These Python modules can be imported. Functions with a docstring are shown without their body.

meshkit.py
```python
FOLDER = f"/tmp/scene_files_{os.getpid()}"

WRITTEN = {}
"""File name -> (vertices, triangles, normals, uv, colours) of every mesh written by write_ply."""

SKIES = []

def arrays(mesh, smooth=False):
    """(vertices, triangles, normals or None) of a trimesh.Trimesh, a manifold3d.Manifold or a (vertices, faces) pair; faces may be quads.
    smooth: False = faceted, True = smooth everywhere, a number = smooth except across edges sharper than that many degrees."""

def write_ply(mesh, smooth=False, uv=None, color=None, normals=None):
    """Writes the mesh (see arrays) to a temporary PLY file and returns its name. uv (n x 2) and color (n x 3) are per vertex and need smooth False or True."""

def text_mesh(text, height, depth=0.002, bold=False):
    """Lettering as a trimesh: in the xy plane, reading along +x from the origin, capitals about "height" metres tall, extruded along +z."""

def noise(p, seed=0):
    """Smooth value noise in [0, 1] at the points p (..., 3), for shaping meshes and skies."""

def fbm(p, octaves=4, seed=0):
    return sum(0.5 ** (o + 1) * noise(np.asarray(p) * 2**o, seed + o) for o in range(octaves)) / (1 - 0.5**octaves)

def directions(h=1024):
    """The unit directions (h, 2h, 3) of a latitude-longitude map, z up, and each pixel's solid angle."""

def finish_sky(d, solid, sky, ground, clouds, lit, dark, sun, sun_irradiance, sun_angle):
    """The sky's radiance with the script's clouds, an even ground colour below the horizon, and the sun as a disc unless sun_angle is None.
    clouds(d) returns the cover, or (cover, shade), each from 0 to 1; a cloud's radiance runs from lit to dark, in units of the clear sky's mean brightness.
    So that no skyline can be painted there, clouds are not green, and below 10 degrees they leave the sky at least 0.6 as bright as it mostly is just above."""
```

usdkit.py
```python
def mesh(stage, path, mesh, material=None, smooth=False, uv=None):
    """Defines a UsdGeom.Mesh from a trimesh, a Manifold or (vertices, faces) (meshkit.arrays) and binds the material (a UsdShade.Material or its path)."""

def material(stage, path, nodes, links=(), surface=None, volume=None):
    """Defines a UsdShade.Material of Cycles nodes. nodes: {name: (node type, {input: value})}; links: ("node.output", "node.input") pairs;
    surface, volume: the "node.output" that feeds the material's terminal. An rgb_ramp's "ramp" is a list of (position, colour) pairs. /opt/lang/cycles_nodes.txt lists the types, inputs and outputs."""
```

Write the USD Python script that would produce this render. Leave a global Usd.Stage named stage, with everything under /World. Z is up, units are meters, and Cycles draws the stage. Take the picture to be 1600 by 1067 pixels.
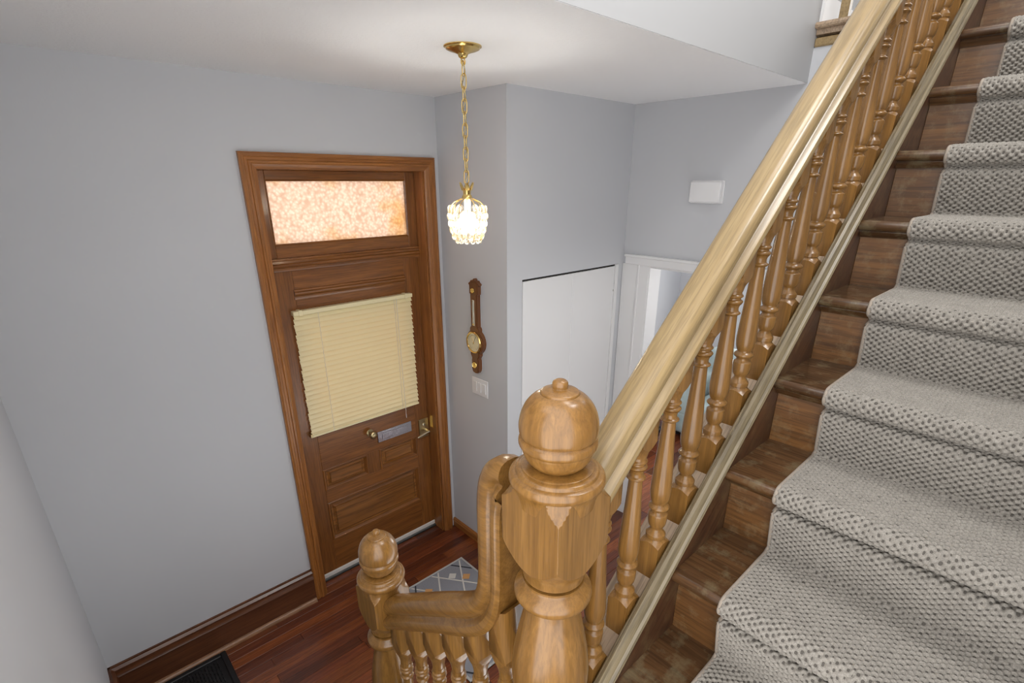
import math, random
import numpy as np, trimesh, manifold3d as m3
from shapely.geometry import Polygon, Point, box as sbox
from pxr import Usd, UsdGeom, UsdLux, UsdShade, Gf, Sdf, Vt
import usdkit, meshkit

stage = Usd.Stage.CreateInMemory()
UsdGeom.SetStageUpAxis(stage, UsdGeom.Tokens.z)
UsdGeom.SetStageMetersPerUnit(stage, 1.0)
UsdGeom.Xform.Define(stage, '/World')
stage.SetDefaultPrim(stage.GetPrimAtPath('/World'))
random.seed(7); rng = np.random.default_rng(7)
ZC = 2.6255                       # all z below are measured from the eye; the floor is at -ZC

# ------------------------------------------------------------------ camera, sky, lamps
cam = UsdGeom.Camera.Define(stage, '/World/camera')
yaw, pitch = math.radians(47.1011), math.radians(21.3187)
F = Gf.Vec3d(math.cos(pitch)*math.cos(yaw), math.cos(pitch)*math.sin(yaw), -math.sin(pitch))
R = Gf.Cross(F, Gf.Vec3d(0, 0, 1)).GetNormalized(); U = Gf.Cross(R, F)
M = Gf.Matrix4d(*R, 0, *U, 0, *(-F), 0, 0, 0, ZC, 1)
cam.AddTransformOp().Set(M)
cam.CreateHorizontalApertureAttr(36.0); cam.CreateVerticalApertureAttr(36.0*1067/1600)
cam.CreateFocalLengthAttr(800.864/1600*36.0)
cam.CreateVerticalApertureOffsetAttr(62.46/1600*36.0)
cam.CreateClippingRangeAttr(Gf.Vec2f(0.02, 100))
cam.CreateExposureAttr(0.66)

dome = UsdLux.DomeLight.Define(stage, '/World/sky')
dome.CreateColorAttr(Gf.Vec3f(1.0, 0.985, 0.97)); dome.CreateIntensityAttr(0.6)

def rect_light(name, loc, look, w, h, power, color):
    L = UsdLux.RectLight.Define(stage, '/World/' + name)
    L.CreateWidthAttr(w); L.CreateHeightAttr(h); L.CreateIntensityAttr(power); L.CreateColorAttr(Gf.Vec3f(*color))
    d = Gf.Vec3d(*look).GetNormalized(); z = -d
    up = Gf.Vec3d(0, 0, 1) if abs(d[2]) < .9 else Gf.Vec3d(1, 0, 0)
    x = Gf.Cross(up, z).GetNormalized(); y = Gf.Cross(z, x)
    L.AddTransformOp().Set(Gf.Matrix4d(*x, 0, *y, 0, *z, 0, loc[0], loc[1], loc[2]+ZC, 1))
    return L
rect_light('living_room_window_light', (6.3, 1.5, -1.2), (-1, 0, -.1), 1.4, 1.3, 4.5, (1.0, .98, .95))
rect_light('upstairs_ceiling_light', (1.75, .35, 2.95), (0, 0, -1), .7, .5, 8.0, (1.0, .98, .95))
rect_light('stair_window_light', (1.75, -.44, 1.95), (.22, 1, -.62), .9, .8, 11.5, (1.0, .99, .97))
hall = UsdLux.SphereLight.Define(stage, '/World/pendant_light')
hall.CreateRadiusAttr(.03); hall.CreateIntensityAttr(240.0); hall.CreateColorAttr(Gf.Vec3f(1.0, .97, .91)); hall.AddTranslateOp().Set(Gf.Vec3d(1.396, 1.775, ZC-.165))

# ------------------------------------------------------------------ helpers
used = {}
def numbered(path):
    n = used.get(path, 0); used[path] = n+1
    return path if n == 0 else f'{path}_{n:03d}'
bases = {}
def keys(p, label=None, cat=None, group=None, kind=None):
    for k, x in (('label', label), ('category', cat), ('group', group), ('kind', kind)):
        if x: p.SetCustomDataByKey(k, x)
def thing(name, base, label, cat=None, group=None, kind=None):
    path = numbered('/World/' + name)
    x = UsdGeom.Xform.Define(stage, path); x.AddTranslateOp().Set(Gf.Vec3d(base[0], base[1], base[2]+ZC))
    bases[path] = np.array(base, float)
    keys(x.GetPrim(), label, cat, group, kind)
    return path
def to_arrays(m):
    if isinstance(m, list): m = trimesh.util.concatenate([trimesh.Trimesh(*to_arrays(a), process=False) for a in m])
    if isinstance(m, m3.Manifold):
        g = m.to_mesh(); return np.array(g.vert_properties[:, :3], float), np.array(g.tri_verts, int)
    if isinstance(m, tuple): 
        v, f = np.asarray(m[0], float), np.asarray(m[1], int)
        if f.shape[1] == 4: f = np.vstack([f[:, [0, 1, 2]], f[:, [0, 2, 3]]])
        return v, f
    return np.array(m.vertices, float), np.array(m.faces, int)
def obj(name, m, mat, parent=None, smooth=False, label=None, cat=None, group=None, kind=None):
    v, f = to_arrays(m)
    path = numbered((parent or '/World') + '/' + name)
    base = None
    p = parent
    while p and p != '/World':
        if p in bases: base = bases[p]; break
        p = p.rpartition('/')[0]
    v = v - base if base is not None else v + [0, 0, ZC]
    ms = usdkit.mesh(stage, path, (v, f), MATS[mat], smooth=smooth)
    keys(ms.GetPrim(), label, cat, group, kind)
    return path

def bx(x0, x1, y0, y1, z0, z1, c=0.0):
    """a box, its edges chamfered by c"""
    lo, hi = np.minimum([x0, y0, z0], [x1, y1, z1]), np.maximum([x0, y0, z0], [x1, y1, z1])
    if c <= 0:
        b = trimesh.creation.box(hi-lo); b.apply_translation((lo+hi)/2); return b
    c = min(c, .45*(hi-lo).min())
    pts = []
    for s in np.ndindex(2, 2, 2):
        k = np.where(np.array(s) > 0, hi, lo); d = np.where(np.array(s) > 0, -1, 1)
        for a in range(3):
            q = k + d*c; q[a] = k[a]; pts.append(q)
    return m3.Manifold.hull_points(np.array(pts, np.float64))
def lathe(profile, c=(0, 0, 0), n=32):
    """profile (r, z) bottom to top, solid of revolution about z at c"""
    p = [(0, profile[0][1])] + list(profile) + [(0, profile[-1][1])]
    p = [q for i, q in enumerate(p) if i == 0 or q != p[i-1]]
    m = m3.Manifold.revolve(m3.CrossSection([np.array(p, float)]), n)
    return m.translate([float(t) for t in c])
def smooth_profile(pts, k=4):
    """Catmull-Rom through (r, z) points"""
    p = np.array(pts, float); q = np.vstack([2*p[0]-p[1], p, 2*p[-1]-p[-2]]); out = []
    for i in range(1, len(q)-2):
        for t in np.arange(k)/k:
            out.append(.5*((2*q[i]) + (-q[i-1]+q[i+1])*t + (2*q[i-1]-5*q[i]+4*q[i+1]-q[i+2])*t*t + (-q[i-1]+3*q[i]-3*q[i+1]+q[i+2])*t**3))
    out.append(p[-1]); out = np.array(out); out[:, 0] = np.maximum(out[:, 0], 1e-4)
    return [tuple(x) for x in out]
def prism(poly, axis, a0, a1):
    """poly: (u, w) outline; axis 'x': (y, z) along x; 'y': (x, z) along y; 'z': (x, y) along z"""
    pg = poly if isinstance(poly, Polygon) else Polygon(poly)
    m = trimesh.creation.extrude_polygon(pg.buffer(0), a1-a0, engine='earcut')
    v = np.array(m.vertices); u, w, t = v[:, 0], v[:, 1], v[:, 2]+a0
    v2 = {'x': np.stack([t, u, w], 1), 'y': np.stack([u, t, w], 1), 'z': np.stack([u, w, t], 1)}[axis]
    m = trimesh.Trimesh(v2, m.faces, process=False)
    if m.volume < 0: m.invert()
    return m
def sweep(profile, path, ns, closed_ends=True):
    """profile (u, w) polygon points counter-clockwise; path points; ns: per-point (side, up) vectors (already mitred)"""
    P = np.asarray(profile, float); n = len(P); V = []
    for c, (s, u) in zip(np.asarray(path, float), ns):
        V.append(c + P[:, :1]*np.asarray(s) + P[:, 1:]*np.asarray(u))
    k = len(V); V = np.vstack(V); F_ = []
    for i in range(k-1):
        for j in range(n):
            a, b = i*n+j, i*n+(j+1) % n; F_ += [(a, b, b+n), (a, b+n, a+n)]
    tri = trimesh.creation.triangulate_polygon(Polygon(P), engine='earcut') if closed_ends else None
    if tri is not None:
        tv, tf = tri
        idx = [int(np.argmin(((P-q)**2).sum(1))) for q in tv]
        for t in tf:
            a = [idx[i] for i in t]; F_.append(a); F_.append([x+(k-1)*n for x in a[::-1]])
    m = trimesh.Trimesh(V, F_, process=False); m.fix_normals()
    return m
def tube(pts, r, sides=8, closed=False):
    p = np.asarray(pts, float)
    if closed: t = np.roll(p, -1, 0)-np.roll(p, 1, 0)
    else: t = np.gradient(p, axis=0)
    t /= np.linalg.norm(t, axis=1, keepdims=True)
    ref = np.array([.3, .2, .93]); 
    a = np.cross(t, ref); a /= np.linalg.norm(a, axis=1, keepdims=True); b = np.cross(t, a)
    an = np.arange(sides)*2*math.pi/sides
    rr = np.broadcast_to(r, (len(p),))[:, None, None]
    v = p[:, None] + rr*(np.cos(an)[None, :, None]*a[:, None]+np.sin(an)[None, :, None]*b[:, None])
    k = len(p); F_ = []
    for i in range(k if closed else k-1):
        for j in range(sides):
            i2 = (i+1) % k; q = (j+1) % sides
            F_ += [(i*sides+j, i*sides+q, i2*sides+q), (i*sides+j, i2*sides+q, i2*sides+j)]
    v = v.reshape(-1, 3)
    if not closed:
        v = np.vstack([v, p[0], p[-1]]); c0, c1 = len(v)-2, len(v)-1
        for j in range(sides):
            q = (j+1) % sides; F_ += [(c0, q, j), (c1, (k-1)*sides+j, (k-1)*sides+q)]
    m = trimesh.Trimesh(v, F_, process=False); m.fix_normals(); return m
def ball(c, r, n=2, sc=(1, 1, 1)):
    m = trimesh.creation.icosphere(n, 1.0); m.apply_scale(np.array(sc)*r); m.apply_translation(c); return m

# ------------------------------------------------------------------ materials
MATS = {}
def mat(name, nodes, links, surface='p.BSDF'):
    MATS[name] = usdkit.material(stage, '/World/Looks/' + name, nodes, links, surface=surface)
def plain(name, col, rough=.5, metal=0., bump=0., bscale=60, spec=.5, **kw):
    n = {'p': ('principled_bsdf', dict(base_color=col, roughness=rough, metallic=metal, specular_ior_level=spec, **kw))}; l = []
    if bump:
        n['g'] = ('geometry', {}); n['n'] = ('noise_texture', dict(scale=bscale, detail=4.0)); n['b'] = ('bump', dict(strength=bump, distance=.004))
        l = [('g.position', 'n.vector'), ('n.fac', 'b.height'), ('b.normal', 'p.normal')]
    mat(name, n, l)
def wood(name, c0, c1, axis='x', rough=.35, grain=1., tone=.25, bump=.15, coat=.25, rot=None, wear=None, spec=.5, dark=.6):
    """streaky timber, the grain along axis; each piece takes its own tone; wear: (colour, amount) of scuffs"""
    s = {'x': (1.6, 34, 34), 'y': (34, 1.6, 34), 'z': (34, 34, 1.6)}[axis]
    s = tuple(q*grain for q in s)
    mid = tuple((a+b)/2 for a, b in zip(c0, c1))
    n = {'g': ('geometry', {}), 'oi': ('object_info', {}),
         'm0': ('mapping', dict(rotation=rot or (0, 0, 0))), 'm': ('mapping', dict(scale=s)),
         'off': ('vector_math', dict(math_type='multiply_add', vector2=(7.3, 3.1, 5.7))),
         'n1': ('noise_texture', dict(scale=1.0, detail=5.0, roughness=.6, distortion=.6)),
         'n2': ('noise_texture', dict(scale=4.0, detail=3.0, roughness=.6)),
         'r': ('rgb_ramp', dict(ramp=[(.25, c0), (.5, mid), (.72, c1)])),
         'r2': ('rgb_ramp', dict(ramp=[(.42, (dark,)*3), (.52, (1, 1, 1))])),
         'mul': ('mix', dict(mix_type='multiply', fac=.75)),
         'mr': ('map_range', dict(from_min=0., from_max=1., to_min=1-tone, to_max=1+tone)),
         'sc': ('vector_math', dict(math_type='scale')),
         'b': ('bump', dict(strength=bump, distance=.002)),
         'p': ('principled_bsdf', dict(roughness=rough, coat_weight=coat, coat_roughness=.18, specular_ior_level=spec))}
    l = [('g.position', 'off.vector1'), ('oi.random', 'off.vector3'), ('g.position', 'm0.vector'), ('m0.vector', 'm.vector'),
         ('m.vector', 'n1.vector'), ('m.vector', 'n2.vector'), ('n1.fac', 'r.fac'), ('n2.fac', 'r2.fac'),
         ('r.color', 'mul.color1'), ('r2.color', 'mul.color2'), ('oi.random', 'mr.value'),
         ('mul.color', 'sc.vector1'), ('mr.result', 'sc.scale'), ('n2.fac', 'b.height'), ('b.normal', 'p.normal')]
    if wear:
        n['w'] = ('noise_texture', dict(scale=wear[2] if len(wear) > 2 else 9.0, detail=6.0, roughness=.65))
        n['wr'] = ('rgb_ramp', dict(ramp=[(.50, (0, 0, 0)), (.66, (wear[1],)*3)]))
        n['wm'] = ('mix', dict(mix_type='mix', color2=wear[0]))
        l += [('g.position', 'w.vector'), ('w.fac', 'wr.fac'), ('wr.color', 'wm.fac'), ('sc.vector', 'wm.color1'), ('wm.color', 'p.base_color')]
    else: l += [('sc.vector', 'p.base_color')]
    l = [x for x in l if 'off' not in x[0] and 'off' not in x[1]]; n.pop('off')
    mat(name, n, l)

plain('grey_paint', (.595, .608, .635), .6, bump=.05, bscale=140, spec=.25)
plain('ceiling_paint', (.84, .84, .845), .85, bump=.55, bscale=95, spec=.1)
plain('white_paint', (.78, .78, .785), .4, spec=.4)
plain('white_plastic', (.82, .82, .83), .35)
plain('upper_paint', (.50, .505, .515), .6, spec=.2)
OAK0, OAK1 = (.175, .080, .017), (.32, .160, .040)
for ax in 'xyz': wood('oak_'+ax, OAK0, OAK1, ax, rough=.28, tone=.08, coat=.4, grain=1.5, dark=.8, bump=.05)
PALE0, PALE1 = (.27, .18, .078), (.39, .28, .135)
PI = math.pi
wood('rail_oak', PALE0, PALE1, 'x', rough=.3, tone=.0, coat=.35, rot=(0, math.atan(.888), 0), dark=.75)
wood('cap_wood', (.15, .115, .066), (.28, .225, .135), 'x', rough=.32, tone=.0, coat=.3, rot=(0, math.atan(.888), 0))
TR0, TR1 = (.26, .090, .018), (.42, .165, .038)
for ax in 'xyz': wood('trim_'+ax, TR0, TR1, ax, rough=.35, tone=.08, coat=.2, dark=.7)
DR0, DR1 = (.16, .054, .012), (.31, .118, .026)
for ax in 'xz': wood('door_'+ax, DR0, DR1, ax, rough=.3, tone=.08, coat=.35, dark=.7)
wood('door_panel', (.18, .062, .012), (.39, .16, .036), 'x', rough=.3, tone=.12, coat=.35, grain=.6)
for ax in 'xyz': wood('base_'+ax, (.085, .026, .010), (.17, .058, .020), ax, rough=.32, tone=.06, coat=.25, dark=.7)
wood('shoe_wood', (.26, .12, .055), (.38, .19, .09), 'x', rough=.4, tone=.05)
wood('tread_wood', (.062, .029, .012), (.120, .058, .022), 'y', rough=.24, tone=.15, coat=.5, wear=((.22, .19, .11), .40, 19.0))
wood('riser_wood', (.095, .040, .012), (.20, .090, .026), 'y', rough=.38, tone=.15, coat=.25, wear=((.26, .19, .10), .35, 24.0))
wood('skirt_wood', (.055, .022, .010), (.115, .048, .02), 'x', rough=.4, tone=.0, coat=.15, wear=((.25, .18, .08), .3, 15.0), rot=(0, math.atan(.888), 0))
wood('shelf_wood', (.36, .25, .16), (.52, .39, .27), 'x', rough=.45, tone=.0, rot=(0, math.atan(.888), 0))
for i, (a, b) in enumerate([((.11, .024, .009), (.22, .056, .018)), ((.15, .036, .011), (.30, .085, .024)), ((.08, .019, .008), (.17, .043, .015))]):
    wood(f'floor_{i}', a, b, 'x', rough=.26, tone=.28, coat=.3, grain=1.3, bump=.05)
plain('brass', (.83, .60, .22), .18, 1.0)
plain('old_brass', (.55, .45, .25), .3, 1.0)
plain('pale_brass', (.86, .80, .62), .25, 1.0)
plain('plate_metal', (.60, .60, .66), .22, 1.0, bump=.3, bscale=45)
plain('steel', (.72, .70, .66), .3, 1.0)
plain('black', (.012, .012, .013), .5)
plain('dark_gap', (.02, .018, .016), .7)
plain('rubber', (.010, .010, .011), .45)
plain('weather_strip', (.74, .71, .68), .4)
plain('blind_vinyl', (.90, .80, .50), .4)
plain('cord_white', (.85, .83, .78), .6)
plain('dial_silver', (.72, .70, .60), .3, .6)
plain('dial_ink', (.06, .05, .04), .6)
plain('mercury', (.75, .72, .66), .2, .8)
plain('case_wood', (.16, .060, .020), .3)
plain('rug_grey', (.30, .31, .345), .95, bump=.6, bscale=260, spec=.05)
plain('rug_border', (.50, .50, .49), .95, spec=.05)
plain('rug_cream', (.68, .66, .62), .95, spec=.05)
plain('rug_dark', (.055, .058, .07), .95, spec=.05)
plain('rug_orange', (.66, .36, .15), .95, spec=.05)
plain('sofa_cloth', (.36, .43, .43), .9, bump=.3, bscale=200, spec=.1)
plain('pillow_cloth', (.80, .78, .74), .9, spec=.1)
plain('leaf', (.10, .34, .05), .45)
plain('pot_dark', (.02, .02, .022), .5)
plain('runner_backing', (.115, .105, .094), .95, spec=.05)
plain('runner_binding', (.36, .31, .26), .9, spec=.1)
# looped wool of the stair runner, two heathered greys
mat('runner_wool', {'g': ('geometry', {}), 'n': ('noise_texture', dict(scale=420., detail=3.)), 'n2': ('noise_texture', dict(scale=24., detail=3.)),
    'r': ('rgb_ramp', dict(ramp=[(.3, (.255, .236, .209)), (.7, (.385, .360, .322))])), 'r2': ('rgb_ramp', dict(ramp=[(.35, (.90,)*3), (.65, (1, 1, 1))])),
    'm': ('mix', dict(mix_type='multiply', fac=1.)), 'p': ('principled_bsdf', dict(roughness=.95, specular_ior_level=.05, sheen_weight=.15))},
    [('g.position', 'n.vector'), ('g.position', 'n2.vector'), ('n.fac', 'r.fac'), ('n2.fac', 'r2.fac'), ('r.color', 'm.color1'), ('r2.color', 'm.color2'), ('m.color', 'p.base_color')])
# hammered amber cathedral glass: daylight passes through it diffusely
mat('hammered_glass', {'g': ('geometry', {}), 'mp': ('mapping', dict(location=(3.7, 0., 1.3))), 'v': ('voronoi_texture', dict(scale=62., feature='smooth_f1', smoothness=.6)),
    'n': ('noise_texture', dict(scale=2.6, detail=3.)), 'n3': ('noise_texture', dict(scale=60., detail=2.)),
    'r': ('rgb_ramp', dict(ramp=[(.26, (.68, .33, .12)), (.38, (.73, .54, .34)), (.50, (.76, .655, .575))])),
    'b': ('bump', dict(strength=1., distance=.006)), 'r2': ('rgb_ramp', dict(ramp=[(.2, (1, 1, 1)), (.7, (.74, .66, .6))])), 'mm': ('mix', dict(mix_type='multiply', fac=.8)),
    't': ('translucent_bsdf', {}), 's': ('glossy_bsdf', dict(roughness=.12)), 'mx': ('mix_closure', dict(fac=.06))},
    [('g.position', 'v.vector'), ('g.position', 'mp.vector'), ('mp.vector', 'n.vector'), ('n.fac', 'r.fac'), ('v.distance', 'b.height'), ('b.normal', 't.normal'), ('b.normal', 's.normal'),
     ('v.distance', 'r2.fac'), ('r.color', 'mm.color1'), ('r2.color', 'mm.color2'), ('mm.color', 't.color'), ('t.BSDF', 'mx.closure1'), ('s.BSDF', 'mx.closure2')], surface='mx.closure')
mat('crystal', {'f': ('fresnel', dict(IOR=1.55)), 't': ('transparent_bsdf', dict(color=(.97, .96, .93))), 'gl': ('glass_bsdf', dict(roughness=.02, IOR=1.5, color=(1, .99, .96))),
    's': ('glossy_bsdf', dict(roughness=.04)), 'm1': ('mix_closure', dict(fac=.6)), 'mx': ('mix_closure', dict(fac=.10))},
    [('t.BSDF', 'm1.closure1'), ('gl.BSDF', 'm1.closure2'), ('m1.closure', 'mx.closure1'), ('s.BSDF', 'mx.closure2')], surface='mx.closure')
mat('clear_glass', {'f': ('fresnel', dict(IOR=1.45)), 't': ('transparent_bsdf', {}), 's': ('glossy_bsdf', dict(roughness=.03)), 'mx': ('mix_closure', dict(fac=.05))},
    [('t.BSDF', 'mx.closure1'), ('s.BSDF', 'mx.closure2')], surface='mx.closure')
mat('bulb_glow', {'e': ('emission', dict(color=(1., .90, .72), strength=14.))}, [], surface='e.emission')

# ------------------------------------------------------------------ the setting
FL = -ZC
YD, X1, Y2, X2, Y3, X0 = 2.8822, 2.0404, 2.2387, 3.1927, 1.1842, -.2239
CE = .4733                                  # vestibule ceiling
UP = .691                                   # upstairs floor
TOP = 3.0
OX0, OX1, OZ1 = .936, 1.930, .068           # front door opening
T = .16
S = dict(kind='structure')
obj('wall_back', [bx(X0-.15, OX0, YD, YD+T, FL-.1, TOP), bx(OX1, X1+.2, YD, YD+T, FL-.1, TOP), bx(OX0, OX1, YD, YD+T, OZ1, TOP)], 'grey_paint', label='smooth grey painted wall around the wooden front door', **S)
obj('wall_left', bx(X0-.15, X0, .60, YD, FL-.1, CE+.02), 'grey_paint', label='grey painted wall at the left end of the tall baseboard', **S)
obj('wall_side', bx(X1, X1+.12, Y2, YD, FL-.1, CE+.02), 'grey_paint', label='narrow grey wall that carries the barometer and switches', **S)
CDX0, CDX1, CDZ = 2.165, 3.128, -.556
obj('wall_closet', [bx(X1+.12, CDX0, Y2, Y2+.12, FL-.1, CE+.02), bx(CDX1, X2+.12, Y2, Y2+.12, FL-.1, CE+.02), bx(CDX0, CDX1, Y2, Y2+.12, CDZ, CE+.02)], 'grey_paint', label='grey wall above and beside the white closet door', **S)
DY0, DY1, DZ = 1.30, 2.02, -.553
obj('wall_right', [bx(X2, X2+.13, DY1, Y2, FL-.1, CE+.02), bx(X2, X2+.13, DY0, DY1, DZ, CE+.02), bx(X2, X2+.13, .60, DY0, FL-.1, .632), bx(X2, X2+.13, DY0, Y3+.02, CE, .632)], 'grey_paint', label='grey wall with the white cased opening and the white chime box', **S)
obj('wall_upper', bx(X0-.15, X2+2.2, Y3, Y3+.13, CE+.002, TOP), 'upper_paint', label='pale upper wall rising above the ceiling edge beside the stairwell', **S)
obj('ceiling', bx(X2+.13+2.1, X0-.15, -.62, Y3+.13, TOP, TOP+.1), 'ceiling_paint', label='white ceiling high over the stairs and the landing', **S)
obj('ceiling', bx(X0-.15, X2+.13, Y3+.002, YD, CE, CE+.18), 'ceiling_paint', label='white textured ceiling over the front hall', **S)
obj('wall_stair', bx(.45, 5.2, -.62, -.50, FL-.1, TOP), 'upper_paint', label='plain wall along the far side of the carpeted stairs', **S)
obj('wall_far', [bx(3.3, 6.6, 3.6, 3.7, FL-.1, CE), bx(6.5, 6.6, .3, 3.6, FL-.1, -1.9), bx(6.5, 6.6, 2.4, 3.6, -1.9, CE), bx(X2+.13, 6.6, .48, .60, FL-.1, CE)], 'grey_paint', label='grey wall of the living room beyond the white cased opening', **S)
obj('ceiling', bx(X2+.13, 6.6, .6, 3.7, CE, CE+.1), 'ceiling_paint', label='white ceiling of the living room beyond the opening', **S)

# floors: strips of laminate, each its own piece
flo = thing('floor', (1.5, 1.7, FL), 'glossy reddish brown strip laminate floor of the front hall', kind='structure')
obj('underlay', bx(X0-.1, X2+.2, .55, YD+.3, FL-.08, FL-.009), 'dark_gap', flo)
def planks(x0, x1, y0, y1, w, lmin, lmax, skip=None):
    y = y1
    while y > y0:
        x = x0 - rng.uniform(0, lmax*.8)
        while x < x1:
            L = rng.uniform(lmin, lmax); a, b = max(x, x0), min(x+L, x1); x += L
            if b-a < .05: continue
            if skip and skip(a, b, y-w, y): continue
            c, g = .0015, .0006
            lo = np.array([a+g, y-w+g]); hi = np.array([b-g, y-g]); z0, z1 = FL-.012, FL + rng.uniform(-.0004, .0002)
            v = [(lo[0], lo[1], z0), (hi[0], lo[1], z0), (hi[0], hi[1], z0), (lo[0], hi[1], z0),
                 (lo[0], lo[1], z1-c), (hi[0], lo[1], z1-c), (hi[0], hi[1], z1-c), (lo[0], hi[1], z1-c),
                 (lo[0]+c, lo[1]+c, z1), (hi[0]-c, lo[1]+c, z1), (hi[0]-c, hi[1]-c, z1), (lo[0]+c, hi[1]-c, z1)]
            f = []
            for k in (0, 4):
                for j in range(4):
                    q = (j+1) % 4; f += [(k+j, k+q, k+q+4), (k+j, k+q+4, k+j+4)]
            f += [(8, 9, 10), (8, 10, 11)]
            obj('plank', (v, f), f'floor_{rng.integers(3)}', flo)
        y -= w
planks(X0, X2+.13, 1.45, YD+.112, .066, .55, 1.35)
planks(.66, X2+.13, .62, 1.45-.022, .066, .8, 1.6)
flr = thing('floor', (4.8, 2, FL), 'brown laminate floor of the living room beyond the opening', kind='structure')
was = flo; flo = flr
obj('underlay', bx(X2+.13, 6.6, .55, 3.7, FL-.08, FL-.009), 'dark_gap', flo)
planks(X2+.13, 6.5, .60, 3.6, .132, 1.1, 2.2)
flo = was

# tall baseboard by the front door and the low one under the barometer
def base_profile(h, d):  # (out, up)
    return [(0, 0), (d, 0), (d, h*.70), (d+.006, h*.71), (d+.008, h*.735), (d+.004, h*.76), (d-.001, h*.80), (d-.003, h*.86), (d+.003, h*.885), (d+.003, h*.915), (d-.004, h*.94), (d-.010, h*.965), (d-.010, h), (0, h)]
def straight(profile, a, b, out, up=(0, 0, 1)):
    return sweep(profile, [a, b], [(out, up)]*2)
bb = thing('baseboard_back', (.3, YD, FL), 'tall dark moulded wooden baseboard running left from the front door', kind='structure')
obj('board', straight(base_profile(.245, .022), (X0, YD, FL), (.866, YD, FL), (0, -1, 0)), 'base_x', bb, smooth=25)
q = [(0, 0), (.018, 0), (.0165, .007), (.012, .0125), (.007, .016), (0, .018)]
obj('shoe_moulding', sweep([(u*1.25, w*1.35) for u, w in q], [(X0+.02, YD-.021, FL), (.862, YD-.021, FL)], [((0, -1, 0), (0, 0, 1))]*2), 'shoe_wood', bb, smooth=30, label='paler quarter round shoe moulding')
bl = thing('baseboard_left', (X0, 2.3, FL), 'dark wooden baseboard along the foot of the left wall', kind='structure')
obj('board', straight(base_profile(.245, .022), (X0, 1.7, FL), (X0, YD-.001, FL), (1, 0, 0)), 'base_y', bl, smooth=25)
obj('baseboard_side', straight(base_profile(.075, .014), (X1, Y2-.014, FL), (X1, YD, FL), (-1, 0, 0)), 'trim_y', smooth=25, label='low brown wooden baseboard under the barometer wall', **S)

# ------------------------------------------------------------------ front door with transom
YS = YD+.11                                  # face of the door leaf
d1 = thing('door_1', (1.43, YD, FL), 'brown wooden front door with hammered glass transom above it', 'door', kind='structure')
cas = [(0, 0), (0, .020), (.010, .026), (.020, .026), (.024, .021), (.036, .021), (.040, .027), (.050, .027), (.055, .022), (.066, .018), (.076, .012), (.076, 0)]
def casing(name, a, b, inw, mat_, m0=(0, 0), m1=(0, 0), prof=cas, out=(0, -1, 0)):
    """(u: from the outer edge inwards, w: out of the wall); the ends mitred along the run"""
    a, b, inw, out = (np.array(t, float) for t in (a, b, inw, out)); t = (b-a)/np.linalg.norm(b-a)
    return obj(name, sweep(prof, [a, b], [(inw+t*m0[0], out), (inw-t*m1[0], out)]), mat_, d1, smooth=25)
CX0, CX1, CZ = .8641, 2.0035, .1358
casing('casing', (CX0, YD, FL), (CX0, YD, CZ), (1, 0, 0), 'trim_z', m1=(1, 0))
casing('casing', (CX1, YD, FL), (CX1, YD, CZ), (-1, 0, 0), 'trim_z', m1=(1, 0))
casing('casing', (CX0, YD, CZ), (CX1, YD, CZ), (0, 0, -1), 'trim_x', m0=(1, 0), m1=(1, 0))
obj('jamb', bx(OX0-.001, OX0+.012, YD+.004, YS+.05, FL, OZ1, .001), 'trim_z', d1)
obj('jamb', bx(OX1-.012, OX1+.001, YD+.004, YS+.05, FL, OZ1, .001), 'trim_z', d1)
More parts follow.
